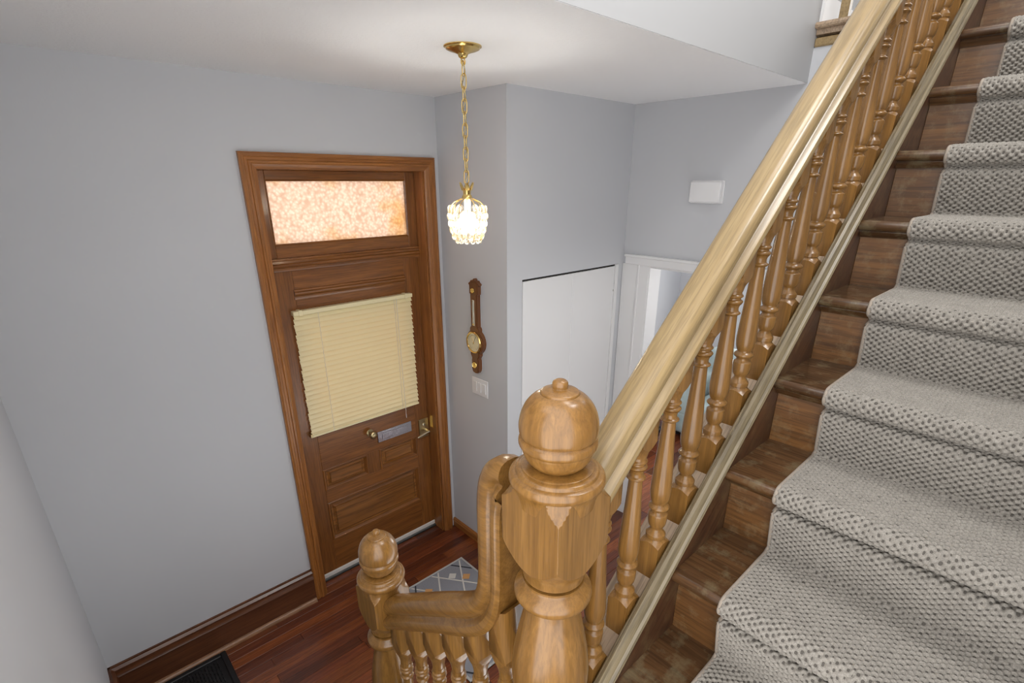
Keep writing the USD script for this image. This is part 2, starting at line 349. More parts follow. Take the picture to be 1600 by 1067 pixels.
obj('jamb', bx(OX0+.012, OX1-.012, YD+.004, YS+.05, OZ1-.012, OZ1+.001, .001), 'trim_x', d1)
# transom
TZ0, TZ1, TX0, TX1 = -.328, .008, 1.008, 1.853
A0, A1 = OX0+.012, OX1-.012
obj('transom_stile', bx(A0, TX0, YS-.012, YS+.03, -.40, OZ1-.012, .003), 'door_z', d1)
obj('transom_stile', bx(TX1, A1, YS-.012, YS+.03, -.40, OZ1-.012, .003), 'door_z', d1)
obj('transom_rail', bx(TX0, TX1, YS-.012, YS+.03, TZ1, OZ1-.012, .003), 'door_x', d1)
obj('transom_rail', bx(TX0, TX1, YS-.012, YS+.03, -.40, TZ0, .003), 'door_x', d1)
gl = obj('transom_pane', bx(TX0-.004, TX1+.004, YS+.006, YS+.012, TZ0-.004, TZ1+.004), 'hammered_glass', d1, label='hammered amber and pink glass pane glowing with daylight')
bd = [(0, 0), (.007, 0), (.007, .004), (0, .009)]
for a, b, i in (((TX0, YS-.002, TZ0), (TX1, YS-.002, TZ0), (0, 0, 1)), ((TX0, YS-.002, TZ1), (TX1, YS-.002, TZ1), (0, 0, -1)), ((TX0, YS-.002, TZ0), (TX0, YS-.002, TZ1), (1, 0, 0)), ((TX1, YS-.002, TZ0), (TX1, YS-.002, TZ1), (-1, 0, 0))):
    casing('glazing_bead', a, b, i, 'door_x', prof=bd)
obj('transom_bar', sweep([(0, -.468), (-.016, -.468), (-.018, -.462), (-.018, -.452), (-.028, -.447), (-.034, -.438), (-.034, -.43), (-.024, -.424), (-.022, -.412), (-.028, -.406), (-.026, -.398), (-.012, -.395), (0, -.395)], [(A0, YS, 0), (A1, YS, 0)], [((0, 1, 0), (0, 0, 1))]*2), 'door_x', d1, smooth=25)
# leaf: stiles and rails stand proud of the panels
LX0, LX1, LZ0, LZ1 = A0+.003, A1-.003, -2.575, -.4682
f0, f1 = YS, YS+.044
PXa, PXb, PXc, PXd = 1.079, 1.403, 1.493, 1.805
def leaf(n, x0, x1, z0, z1, m): obj(n, bx(x0, x1, f0, f1, z0, z1, .0015), m, d1)
leaf('stile', LX0, PXa, LZ0, LZ1, 'door_z'); leaf('stile', PXd, LX1, LZ0, LZ1, 'door_z')
leaf('rail', PXa, PXd, LZ0, -2.333, 'door_x'); leaf('rail', PXa, PXd, -2.028, -1.934, 'door_x')
leaf('rail', PXa, PXd, -1.771, -1.45, 'door_x'); leaf('rail', PXa, PXd, -.735, LZ1, 'door_x'); leaf('rail', PXb, PXc, -1.934, -1.771, 'door_z')
mo = [(0, 0), (.004, .004), (.012, .004), (.020, -.006), (.026, -.016), (0, -.016)]
for (x0, x1, z0, z1) in ((PXa, PXb, -1.934, -1.771), (PXc, PXd, -1.934, -1.771), (PXa, PXd, -2.333, -2.028)):
    p = obj('panel', bx(x0-.004, x1+.004, f0+.018, f1-.006, z0-.004, z1+.004), 'door_panel', d1)
    i = .050 if z1-z0 < .2 else .054
    fx0, fx1, fz0, fz1 = x0+i, x1-i, z0+i, z1-i
    if z1-z0 < .2: fz0, fz1 = z0+.048, z1-.040
    o = .016
    v = [(fx0-o, f0+.018, fz0-o), (fx1+o, f0+.018, fz0-o), (fx1+o, f0+.018, fz1+o), (fx0-o, f0+.018, fz1+o), (fx0-.001, f0+.010, fz0-.001), (fx1+.001, f0+.010, fz0-.001), (fx1+.001, f0+.010, fz1+.001), (fx0-.001, f0+.010, fz1+.001), (fx0, f0+.004, fz0), (fx1, f0+.004, fz0), (fx1, f0+.004, fz1), (fx0, f0+.004, fz1)]
    f = []
    for kk in (0, 4):
        for j in range(4): qn = (j+1) % 4; f += [(kk+j, kk+qn, kk+qn+4), (kk+j, kk+qn+4, kk+j+4)]
    f += [(8, 9, 10), (8, 10, 11), (0, 2, 1), (0, 3, 2)]
    obj('raised_field', (v, f), 'door_panel', d1)
    for a, b, inn in (((x0, f0, z0), (x1, f0, z0), (0, 0, 1)), ((x0, f0, z1), (x1, f0, z1), (0, 0, -1)), ((x0, f0, z0), (x0, f0, z1), (1, 0, 0)), ((x1, f0, z0), (x1, f0, z1), (-1, 0, 0))):
        casing('panel_moulding', a, b, inn, 'door_x' if inn[2] else 'door_z', m0=(1, 0), m1=(1, 0), prof=mo)
obj('ledge_moulding', sweep([(0, -.635), (-.006, -.635), (-.008, -.625), (-.004, -.617), (-.012, -.612), (-.019, -.603), (-.020, -.594), (-.012, -.588), (-.008, -.580), (0, -.577)], [(1.072, YS, 0), (1.800, YS, 0)], [((0, 1, 0), (0, 0, 1))]*2), 'door_x', d1, smooth=25)
# the glazed light behind the blind
obj('window_pane', bx(PXa-.01, PXd+.01, f0+.02, f0+.026, -1.46, -.73), 'hammered_glass', d1)
# hardware
obj('weather_strip', bx(LX0, LX1, f0-.008, f0+.004, -2.606, -2.574, .003), 'weather_strip', d1, label='white weather strip along the foot of the door')
obj('threshold', bx(OX0, OX1, YS-.018, YS+.10, FL-.002, FL+.012, .004), 'dark_gap', d1)
kx, kz = 1.440, -1.619
kn = lathe([(.026, 0), (.027, .003), (.022, .006), (.012, .009), (.010, .024), (.014, .03), (.024, .037), (.0285, .047), (.0285, .053), (.024, .061), (.013, .066), (.001, .067)], n=28).rotate([90, 0, 0]).translate([kx, f0, kz])
obj('door_knob', kn, 'old_brass', d1, smooth=40, label='round aged brass knob left of the letter plate')
pl = obj('letter_plate', bx(1.492, 1.768, f0-.006, f0+.002, -1.716, -1.634, .003), 'plate_metal', d1, label='embossed silvery letter plate')
obj('letter_flap', bx(1.525, 1.738, f0-.010, f0-.005, -1.698, -1.652, .003), 'plate_metal', pl)
lk = obj('lock_plate', bx(1.829, 1.912, f0-.010, f0+.002, -1.80, -1.648, .004), 'old_brass', d1, label='aged brass lock plate near the door edge')
obj('keyhole_rose', lathe([(.013, 0), (.013, .003), (.008, .005)], n=20).rotate([90, 0, 0]).translate([1.872, f0-.009, -1.695]), 'pale_brass', lk, smooth=30)
obj('keyhole', bx(1.869, 1.875, f0-.0155, f0-.012, -1.704, -1.687, .001), 'black', lk)
obj('lever', [m3.Manifold.batch_hull([m3.Manifold.sphere(.0095, 16).translate([1.886, f0-.045, -1.745]), m3.Manifold.sphere(.0075, 16).translate([1.79, f0-.05, -1.762])]), lathe([(.013, 0), (.010, .01), (.009, .045)], n=18).rotate([90, 0, 0]).translate([1.886, f0-.008, -1.745])], 'pale_brass', lk, smooth=40)
obj('strike_plate', bx(OX1-.0135, OX1-.0115, YD+.05, YD+.085, -1.72, -1.62), 'brass', d1)

# mini blind hung on the leaf
BX0, BX1, BZ1, BZ0 = 1.036, 1.832, -.700, -1.498
yb = YS-.028
bl_ = thing('mini_blind', (1.43, yb, BZ0), 'cream slatted mini blind covering the glass of the front door', 'blind')
obj('headrail', bx(BX0, BX1, yb-.014, yb+.026, BZ1-.022, BZ1+.004, .003), 'blind_vinyl', bl_)
ns = 25; pitch_ = (BZ1-.030-(BZ0+.012))/(ns-1)
for k in range(ns):
    zc_ = BZ1-.030-k*pitch_; jx = rng.uniform(-.0025, .0025)
    u = np.linspace(-1, 1, 7); ang = math.radians(62)
    cy, cz = u*.0190*math.cos(ang)+(1-u*u)*-.0045*math.sin(ang), -u*.0190*math.sin(ang)+(1-u*u)*.0032
    prof = [(y_, z_) for y_, z_ in zip(cy, cz)] + [(y_+.0004, z_-.0005) for y_, z_ in zip(cy[::-1], cz[::-1])]
    obj('slat', sweep(prof, [(BX0+.004+jx, yb+.004, zc_), (BX1-.004+jx, yb+.004, zc_)], [((0, -1, 0), (0, 0, 1))]*2), 'blind_vinyl', bl_, smooth=50)
obj('bottom_rail', bx(BX0+.002, BX1-.002, yb-.006, yb+.014, BZ0-.004, BZ0+.008, .003), 'blind_vinyl', bl_)
for cx in (1.18, 1.69): obj('ladder_cord', tube([(cx, yb-.013, BZ1-.02), (cx, yb-.0135, -1.1), (cx, yb-.013, BZ0)], .0012, 6), 'cord_white', bl_)
obj('pull_cord', tube([(1.705, yb-.016, BZ1-.01), (1.706, yb-.018, -1.1), (1.709, yb-.017, -1.575)], .0016, 6), 'cord_white', bl_)
for cx in (BX0+.03, BX1-.06): obj('bracket', bx(cx, cx+.022, yb-.017, yb+.027, BZ1-.024, BZ1+.008, .002), 'blind_vinyl', bl_)
obj('hold_down_clip', bx(BX0-.008, BX0+.006, yb-.006, yb+.028, BZ0-.006, BZ0+.018, .002), 'old_brass', bl_)

# ------------------------------------------------------------------ closet door
d2 = thing('door_2', (2.65, Y2, FL), 'plain white closet door with a dark gap along its top', 'door', kind='structure')
mid = (CDX0+CDX1-.03)/2
obj('leaf', bx(CDX0+.003, mid-.0003, Y2-.004, Y2+.03, FL+.012, CDZ-.012, .0025), 'white_paint', d2)
obj('leaf', bx(mid+.0003, CDX1-.036, Y2-.004, Y2+.03, FL+.012, CDZ-.012, .0025), 'white_paint', d2)
obj('head_track', bx(CDX0, CDX1, Y2+.003, Y2+.04, CDZ-.012, CDZ, .0005), 'dark_gap', d2)
obj('edge_strip', bx(CDX1-.033, CDX1+.001, Y2-.008, Y2+.03, FL, CDZ, .002), 'white_paint', d2)
obj('catch', bx(CDX1-.045, CDX1-.039, Y2-.008, Y2-.003, -.75, -.735, .001), 'steel', d2)

# ------------------------------------------------------------------ white cased opening
d3 = thing('door_3', (X2, 1.66, FL), 'white cased opening in the right wall leading to the living room', 'doorway', kind='structure')
cw = [(0, 0), (0, .016), (.008, .020), (.016, .020), (.020, .015), (.075, .013), (.090, .012), (.094, .008), (.094, 0)]
ins = lambda a, b, inn, m0, m1: obj('casing', sweep(cw, [a, b], [(np.array(inn)+np.array(m0), (-1, 0, 0)), (np.array(inn)+np.array(m1), (-1, 0, 0))]), 'white_paint', d3, smooth=25)
ins((X2, DY1+.085, FL), (X2, DY1+.085, DZ), (0, -1, 0), (0, 0, 0), (0, 0, 0))
ins((X2, DY0-.085, FL), (X2, DY0-.085, DZ), (0, 1, 0), (0, 0, 0), (0, 0, 0))
obj('casing', [bx(X2-.022, X2, DY0-.09, DY1+.188, DZ, DZ+.062, .003), bx(X2-.032, X2, DY0-.1, DY1+.195, DZ+.05, DZ+.068, .004)], 'white_paint', d3)
obj('casing', bx(X2-.010, X2, DY1+.085, Y2-.003, FL, DZ, .002), 'white_paint', d3)
obj('jamb', bx(X2-.004, X2+.14, DY1-.014, DY1+.002, FL, DZ, .002), 'white_paint', d3)
obj('jamb', bx(X2-.004, X2+.14, DY0-.002, DY0+.014, FL, DZ, .002), 'white_paint', d3)
obj('jamb', bx(X2-.004, X2+.14, DY0+.014, DY1-.014, DZ-.014, DZ+.001, .002), 'white_paint', d3)

# ------------------------------------------------------------------ upstairs landing edge
ln = thing('trim_1', (X2, .85, UP), 'worn wooden landing edge on top of the white wall end', kind='structure')
nose = [(.18, .0), (-.028, .0), (-.036, -.006), (-.038, -.014), (-.034, -.022), (-.026, -.026), (-.004, -.026), (-.004, -.050), (.02, -.058), (.18, -.058)]
obj('nosing', sweep([(a, b+UP+.045) for a, b in nose], [(X2, .55, 0), (X2, Y3-.001, 0)], [((1, 0, 0), (0, 0, 1))]*2), 'shelf_wood', ln, smooth=25)
obj('fascia_moulding', bx(X2-.012, X2+.02, .55, Y3-.002, .632, .672, .006), 'rail_oak', ln)
obj('floor', bx(X2+.14, 5.2, -.5, Y3, UP-.02, UP+.04), 'tread_wood', label='dark wooden floor of the upstairs landing', **S)
lr_ = thing('balustrade', (X2, 1.05, UP+.05), 'pale square oak post standing on the worn landing edge upstairs', 'balustrade')
for y_ in (1.075, .93, .785, .64): obj('baluster', bx(X2-.004, X2+.036, y_-.02, y_+.02, UP+.044, UP+.82, .003), 'rail_oak', lr_)
obj('handrail', bx(X2-.018, X2+.05, .56, Y3-.01, UP+.82, UP+.87, .012), 'rail_oak', lr_)
obj('baseboard_upper', bx(X2+.0, X2+1.6, Y3-.016, Y3, UP+.045, UP+.17, .003), 'white_paint', label='white baseboard end on the upstairs landing', **S)
def square_tongue(half, z0, z1, r_end, tl, c, n=40):
    """square post z0..z1 whose ends are turned down to r_end over the length tl: arcs where square meets round"""
    rr = half*1.5
    prof = smooth_profile([(r_end, z0), (r_end+.25*(rr-r_end), z0+.45*tl), (rr, z0+tl)], 5) + smooth_profile([(rr, z1-tl), (r_end+.25*(rr-r_end), z1-.45*tl), (r_end, z1)], 5)
    sq = m3.Manifold.cube([2*half, 2*half, z1-z0], True).translate([0, 0, (z0+z1)/2])
    return (sq ^ lathe(prof, n=n)).translate([float(t) for t in c])

# ------------------------------------------------------------------ the stairs
YSK, G, RS = .4735, .2253, .2
LAND = -1.509
XR = lambda j: .5774 + G*j
LV = lambda j: LAND + RS*j
YR = -.495; NXL = .535
st = thing('staircase', (XR(0), .0, LAND), 'dark brown wooden staircase with worn treads under the grey runner', 'staircase')
for j in range(11):
    xr, xn, z = XR(j), XR(j+1), LV(j+1)
    th, no = .030, .042
    prof = [(xn+.012, z), (xn+.012, z-th), (xr-no+.010, z-th)]
    for a in np.linspace(-PI/2, -3*PI/2, 9): prof.append((xr-no+.012+math.cos(a)*.013, z-th/2+math.sin(a)*th/2))
    obj('tread', prism(prof, 'y', YR, YSK), 'tread_wood', st, smooth=35)
    obj('riser', bx(xr, xr+.014, YR, YSK, LV(j)-.01, z-th, .001), 'riser_wood', st)
    sc = [(xr, z-th), (xr-.020, z-th), (xr-.021, z-th-.005), (xr-.016, z-th-.012), (xr-.009, z-th-.017), (xr-.007, z-th-.022), (xr, z-th-.022)]
    obj('scotia', prism(sc, 'y', .340, YSK), 'tread_wood', st, smooth=35)
obj('landing_board', bx(X0, NXL, YR, .60, LAND-.03, LAND, .004), 'tread_wood', st)
# lower flight, down towards the front door on the other side of the newel
for k in range(6):
    y0 = .60+.195*k; zt = LAND-.186*(k+1)
    if k < 5: obj('tread', bx(X0, .53, y0-.005, y0+.195+.03, zt-.03, zt, .008), 'tread_wood', st)
    obj('riser', bx(X0, .53, y0-.014, y0, zt, zt+.186-.028, .001), 'riser_wood', st)
obj('stringer', prism([(.60, LAND-.35), (.60, LAND+.0), (1.6, LAND-.95), (1.6, FL), (1.2, FL)], 'x', .53, .556), 'skirt_wood', st)
# skirt with its moulded cap, and the sloping shelf the balusters stand on
SL = RS/G
nl = lambda x: LV(1)+SL*(x-(XR(0)-.035))      # line through the nosings
xa, xb = .60, 3.16
obj('skirt', prism([(xa, nl(xa)-.30), (xa, nl(xa)+.012), (xb, nl(xb)+.012), (xb, nl(xb)-.30)], 'y', YSK, YSK+.030), 'skirt_wood', st)
sn, cs = math.sin(math.atan(SL)), math.cos(math.atan(SL))
capp = [(-.016, 0), (-.018, .006), (-.015, .011), (-.008, .013), (-.006, .018), (.000, .0245), (.008, .026), (.013, .023), (.015, .019), (.020, .018), (.024, .013), (.024, -.002), (.024, -.03), (-.004, -.03), (-.004, 0)][::-1]
obj('cap_moulding', sweep(capp, [(xa, YSK+.012, nl(xa)+.010), (xb, YSK+.012, nl(xb)+.010)], [((0, 1, 0), (-sn, 0, cs))]*2), 'cap_wood', st, smooth=22, label='pale worn moulded cap along the skirt board')
sh = -.034                                    # shelf below the nosing line
obj('baluster_shelf', prism([(xa+.02, nl(xa+.02)+sh-.035), (xa+.02, nl(xa+.02)+sh), (xb, nl(xb)+sh), (xb, nl(xb)+sh-.035)], 'y', YSK+.036, YSK+.142), 'shelf_wood', st)
obj('stringer', prism([(xa+.02, nl(xa+.02)+sh-.33), (xa+.02, nl(xa+.02)+sh-.035), (xb, nl(xb)+sh-.035), (xb, nl(xb)+sh-.33)], 'y', YSK+.095, YSK+.125), 'skirt_wood', st)

# ------------------------------------------------------------------ balusters and handrails
YB = .5415
ring = lambda z0, z1, r0, r1, n=6: [(r0+(r1-r0)*math.sin(PI*t), z0+(z1-z0)*t) for t in np.linspace(0, 1, n)]
BAL = [(.0180, -.016), (.0245, -.012), (.0250, -.004), (.0245, -.001)] + smooth_profile([(.0235, .0), (.0205, .004), (.0165, .010), (.0158, .015), (.0165, .018)], 3) \
    + smooth_profile([(.0170, .018), (.0205, .024), (.0228, .034), (.0236, .046), (.0236, .056)], 3) + smooth_profile([(.0230, .0575), (.0195, .0605), (.0168, .064), (.0168, .068)], 3) \
    + ring(.069, .085, .0190, .0256, 9) + [(.0180, .0862), (.0180, .0895)] + smooth_profile([(.0195, .090), (.0228, .100), (.0248, .114), (.0250, .132), (.0230, .175), (.0202, .220), (.0175, .265), (.0155, .312)], 4) \
    + ring(.3135, .3225, .0170, .0222, 7) + [(.0165, .3235)] + smooth_profile([(.0162, .324), (.0158, .331), (.0180, .338), (.0212, .3415)], 3) + ring(.342, .351, .0200, .0236, 7) + [(.0180, .352), (.0175, .356)] + ring(.3565, .365, .0190, .0226, 7) + [(.0185, .366), (.019, .380)]
RAIL = [(0, .040), (.012, .0395), (.022, .037), (.030, .0325), (.0355, .025), (.0375, .016), (.036, .008), (.0315, .002), (.0275, -.001), (.0265, -.0045), (.030, -.008), (.037, -.0105), (.0435, -.015), (.0455, -.020), (.0455, -.027), (.042, -.031), (.0405, -.037)]
RAIL = [tuple(p) for p in np.vstack([RAIL, [(-a, b) for a, b in RAIL[::-1][:-1]]])][::-1]
def baluster(x, y, zr, bot, top, parent, sheared=SL, sx=True, scale=1.0):
    """zr: height of the base ring; square blocks run from bot and up to top (relative), turned between"""
    h = .0275*scale
    low = square_tongue(h, bot-.06, -.006, .019, .026, (0, 0, 0), 28)
    upb = square_tongue(h, .372, top+.06, .0195, .04, (0, 0, 0), 28)
    m = lathe(BAL, n=24) + low + upb
    if sx:                                    # cut both ends to the slope
        a = math.atan(sheared)
        nrm = np.array([-math.sin(a), 0, math.cos(a)])
        m = m.trim_by_plane([float(t) for t in nrm], float(nrm[2]*bot)).trim_by_plane([float(-t) for t in nrm], float(-nrm[2]*top))
    else:
        m = m.trim_by_plane([0., 0., 1.], float(bot)).trim_by_plane([0., 0., -1.], float(-top))
    obj('baluster', m.translate([x, y, zr]), 'oak_z', parent, smooth=35)
bal = thing('balustrade', (1.9, YB, nl(1.9)), 'long oak balustrade with turned balusters climbing beside the carpeted stairs', 'balustrade')
RC = lambda x: -.312 + .900*(x-1.0)           # handrail centre
SR = .900; sn2, cs2 = math.sin(math.atan(SR)), math.cos(math.atan(SR))
obj('handrail', sweep(RAIL, [(.655, YB, RC(.655)), (3.3, YB, RC(3.3))], [((0, 1, 0), (-sn2, 0, cs2))]*2), 'rail_oak', bal, smooth=28, label='broad pale oak handrail with a rounded top')
for k in range(-1, 19):
    x = .8846+.1193*k; zr = -.9374+.1058*k
    if x > 3.1: break
    baluster(x, YB, zr, nl(x)+sh-zr, RC(x)-.036/cs2-zr+.002, bal)
# newel posts: ball finial on a square block, turned vase below
FIN = [(.045, -.086), (.041, -.081), (.046, -.075), (.058, -.062), (.0655, -.044), (.0670, -.038), (.0705, -.034), (.0715, -.028), (.0705, -.022), (.0665, -.018), (.0665, -.0165), (.0700, -.012), (.0712, 0), (.0700, .014), (.0655, .030), (.058, .044), (.047, .056), (.036, .0625), (.0345, .0625), (.0335, .066), (.028, .0685), (.018, .071), (.0135, .072), (.014, .078), (.0125, .084), (.007, .0875), (.001, .088)]
COL = [(.074, -.150), (.076, -.135), (.079, -.122), (.083, -.113), (.0865, -.110), (.0890, -.104), (.0890, -.098), (.0865, -.092), (.080, -.089), (.077, -.088), (.0755, -.0835), (.070, -.081), (.0665, -.0805), (.0655, -.0775), (.050, -.0765), (.042, -.0765)]
SHA = [(0.062, -0.328), (0.06, -0.336), (0.066, -0.342), (0.076, -0.352), (0.0785, -0.362), (0.076, -0.372), (0.066, -0.38), (0.055, -0.386), (0.055, -0.398), (0.058, -0.418), (0.068, -0.468), (0.079, -0.528), (0.083, -0.578), (0.08, -0.628), (0.068, -0.683), (0.055, -0.718), (0.052, -0.738), (0.062, -0.748), (0.066, -0.758), (0.062, -0.768)]
def newel(x, y, zb, foot, label, half=.072, s=1.0):
    t = thing('newel_post', (x, y, foot), label, 'newel post')
    c = (x, y, zb)
    P = lambda prof, k=3: [(r*s, z) for r, z in smooth_profile(prof, k)]
    obj('finial', lathe(P(FIN), c, 48), 'oak_z', t, smooth=40, label='round ball finial with a small button on top')
    rr = half*1.5
    bp = smooth_profile([(.083*s, -.106), (.083*s, -.116), (.0855*s, -.128), (.093*s, -.139), (.105*s, -.149), (rr, -.156)], 5) + [(rr, -.225)] + smooth_profile([(rr, -.225), (.098*s, -.250), (.082*s, -.274), (.066*s, -.298), (.061*s, -.322)], 5)[1:]
    bp = [(a, b) for a, b in bp][::-1]
    sq = m3.Manifold.cube([2*half, 2*half, .26], True).translate([0, 0, -.21])
    # the face edges rise to round shoulders: square timber met by a turned collar
    obj('block', (sq ^ lathe(bp, n=96)).translate([float(q_) for q_ in c]), 'oak_z', t, smooth=30)
    obj('collar', lathe(P(COL[::1]), c, 48), 'oak_z', t, smooth=40)
    obj('shaft', lathe(P(SHA[::-1]), c, 48), 'oak_z', t, smooth=40)
    obj('base_block', bx(x-half, x+half, y-half, y+half, foot, zb-.766, .006), 'oak_z', t)
    return t
NX = .616
newel(NX, YB, -.402, LAND-.25, 'large oak newel post with ball finial at the foot of the long handrail')
newel(NX, 1.318, -1.149, FL, 'smaller oak newel post with ball finial standing in front of the door', half=.0655, s=.90)
# lower balustrade with the goose-neck rail
lb = thing('balustrade', (NX, .95, -1.9), 'short oak balustrade whose curved goose neck rail joins the two newel posts', 'balustrade')
def bez(a, b, c, d, n):
    t = np.linspace(0, 1, n)[:, None]; a, b, c, d = map(np.array, (a, b, c, d))
    return (1-t)**3*a+3*(1-t)**2*t*b+3*(1-t)*t*t*c+t**3*d
pp = np.vstack([np.array([(1.265, -1.362), (1.10, -1.240)]), bez((.945, -1.126), (.80, -1.020), (.708, -.985), (.706, -.83), 16), np.array([(.705, -.76), (.705, -.71)]), bez((.705, -.67), (.704, -.61), (.695, -.575), (.672, -.570), 10), np.array([(.664, -.570)])])
RAIL2 = [(a*.97, b*1.24) for a, b in RAIL]    # the lower rail is the deeper section
tg = np.gradient(pp, axis=0); tg /= np.linalg.norm(tg, axis=1, keepdims=True)
ups = [(0, t[1], -t[0]) for t in tg]          # right-hand normal in the (y, z) plane: up on the slope, towards the door on the upright
obj('handrail', sweep(RAIL2, [(NX, a, b) for a, b in pp], [((1, 0, 0), u) for u in ups]), 'oak_y', lb, smooth=30, label='goose neck handrail sweeping up to the large newel post')
for k in range(7):
    y = 1.200-.1035*k; zt = float(np.interp(y, pp[::-1, 0], pp[::-1, 1]))-.040; zt = min(zt, -1.126-.74*(y-.945)+.01)
    z0 = max(LAND-.186*(1+math.floor((y-.60)/.195)), FL)
    if y < .62: continue
    zr = -1.483-.78*(y-1.097)-.360                # the turned necks climb with the stair
    h = .030
    low = square_tongue(h, z0-zr, -.006, .019, .026, (0, 0, 0), 28); upb = square_tongue(h, .368, .95, .0165, .105, (0, 0, 0), 28)
    m = (lathe(BAL, n=24)+low+upb).translate([NX, y, zr])
    a = math.atan(.74); nrm = np.array([0, math.sin(a), math.cos(a)])
    m = m.trim_by_plane([float(-t) for t in nrm], float(-(nrm @ np.array([NX, y, zt]))))
    obj('baluster', m, 'oak_z', lb, smooth=35)

# ------------------------------------------------------------------ stair runner
RY0, RY1 = -.36, .345
t_ = .006
path = [(.20, LAND+t_), (XR(0)-.03, LAND+t_)]
for j in range(10):
    xr, z0, z1 = XR(j), LV(j), LV(j+1)
    path += [(xr-.032, z0+t_), (xr-.019, z0+t_+.007), (xr-.015, z0+.024)]
    path += [(xr-.036, z1-.078), (xr-.037, z1-.070), (xr-.033, z1-.065), (xr-.016, z1-.060), (xr-.014, z1-.046)]
    r = .0235; cx, cz = xr-.042+.012, z1-.015+.0
    for a in np.linspace(math.radians(-82), math.radians(-270), 14): path.append((cx+math.cos(a)*r, cz+math.sin(a)*(r-.0015)))
path.append((XR(10)-.02, LV(10)+t_))
P_ = np.array(path); seg = np.r_[0, np.cumsum(np.linalg.norm(np.diff(P_, axis=0), axis=1))]
def build_runner():
    cell_s, cell_v = .0162, .0098
    ds, dv = .0018, .0018
    s = np.arange(seg[2]-.15, seg[-1], ds); v = np.linspace(RY0, RY1, int((RY1-RY0)/dv)+1)
    px, pz = np.interp(s, seg, P_[:, 0]), np.interp(s, seg, P_[:, 1])
    k = np.ones(3)/3; tx, tz = np.gradient(px), np.gradient(pz)
    for _ in range(3): tx, tz = np.convolve(tx, k, 'same'), np.convolve(tz, k, 'same')
    L = np.hypot(tx, tz)+1e-12; nx, nz = -tz/L, tx/L
    Sg, Vg = np.meshgrid(s, v, indexing='ij')
    nz_ = lambda a, b, seed: meshkit.noise(np.stack([Sg*a, Vg*b, 0*Sg], -1), seed)-.5
    c = Vg/cell_v + .34*nz_(55, 70, 3); sp = Sg/cell_s + .30*nz_(70, 55, 5)
    h = np.ones_like(Sg)
    for o in (-1, 0, 1):                       # pits of the loop pile, staggered from row to row
        col = np.floor(c+.5)+o; d1_ = c-col; fs = sp-.5*(col % 2); fs = fs-np.floor(fs+.5)
        dep = .75+.5*meshkit.noise(np.stack([col*2.3, np.floor(sp-.5*(col % 2)+.5)*1.7, 0*Sg], -1), 9)
        h -= 1.3*dep*np.exp(-((d1_/.36)**2+(fs/.265)**2)**1.15)
    h += .13*np.cos(2*PI*sp*2)+.10*np.cos(2*PI*c)+.25*nz_(160, 160, 13)
    h = np.clip(h, 0, 1.3)*.0066 + .0012*nz_(500, 500, 2)
    e = np.minimum(Vg-RY0, RY1-Vg); h *= np.clip(e/.006, 0, 1)**.5
    X = px[:, None]+nx[:, None]*h; Z = pz[:, None]+nz[:, None]*h
    V = np.stack([X, Vg, Z], -1).reshape(-1, 3); a, b = len(s), len(v)
    i, j = np.meshgrid(np.arange(a-1), np.arange(b-1), indexing='ij'); q = i*b+j
    return V, np.stack([q, q+b, q+b+1, q+1], -1).reshape(-1, 4)[:, ::-1]
ru = thing('stair_runner', (XR(0), 0, LAND), 'light grey looped wool runner carpet fixed down the middle of the stairs', 'carpet')
obj('pile', build_runner(), 'runner_wool', ru, smooth=True)
keep = seg > seg[2]-.15
tn = np.gradient(P_[keep], axis=0); tn /= np.linalg.norm(tn, axis=1, keepdims=True)
bk = P_[keep] + np.stack([-tn[:, 1], tn[:, 0]], 1)*.0019
bv = np.array([(a, y, b) for a, b in bk for y in (RY0+.004, RY1-.004)]); ii = np.arange(len(bk)-1)*2
obj('backing', (bv, np.stack([ii, ii+1, ii+3, ii+2], 1)), 'runner_backing', ru, smooth=True, label='dark woven backing between the loops')
obj('edge_binding', tube([(a, RY1-.001, b) for a, b in P_[keep]], .0052, 8), 'runner_binding', ru, smooth=True, label='tan bound edge')

# ------------------------------------------------------------------ pendant lamp
PX, PY = 1.396, 1.775
pe = thing('pendant_lamp', (PX, PY, -.235), 'brass chain pendant lamp with a glowing pineapple shade of crystal drops', 'lamp')
obj('canopy', lathe([(.010, -.040), (.016, -.036), (.020, -.026), (.034, -.020), (.055, -.014), (.064, -.010), (.066, -.005), (.072, -.003), (.072, 0)], (PX, PY, CE), 40), 'brass', pe, smooth=40)
obj('canopy_loop', tube([(PX+.010*math.cos(a), PY, CE-.050+.012*math.sin(a)) for a in np.linspace(0, 2*PI, 20)[:-1]], .0024, 8, True), 'brass', pe, smooth=True)
zt, zb_, nlk = CE-.052, -.004, 10
pl_ = (zt-zb_)/nlk
for k in range(nlk):
    zc_ = zt-pl_*(k+.5); an = PI/2*(k % 2)+.5; hl, hw = pl_/2+.0045, .0105
    pts = []
    for a in np.linspace(0, 2*PI, 29)[:-1]:
        w, z = hw*math.cos(a), (hl-hw)*np.sign(math.sin(a))*min(1, abs(math.sin(a))*2.2)+hw*.0+hw*math.sin(a)
        pts.append((PX+w*math.cos(an), PY+w*math.sin(an), zc_+z))
    obj('chain_link', tube(pts, .0023, 7, True), 'brass', pe, smooth=True)
zz_ = np.linspace(CE-.03, -.02, 60)
obj('lamp_cord', tube([(PX+.006*math.sin(t*70), PY+.006*math.cos(t*70), t) for t in zz_], .0024, 6), 'old_brass', pe, smooth=True)
cr = [lathe([(.010, -.066), (.022, -.064), (.020, -.056), (.0155, -.050), (.0165, -.035), (.019, -.026), (.012, -.024)], (PX, PY, 0), 32)]
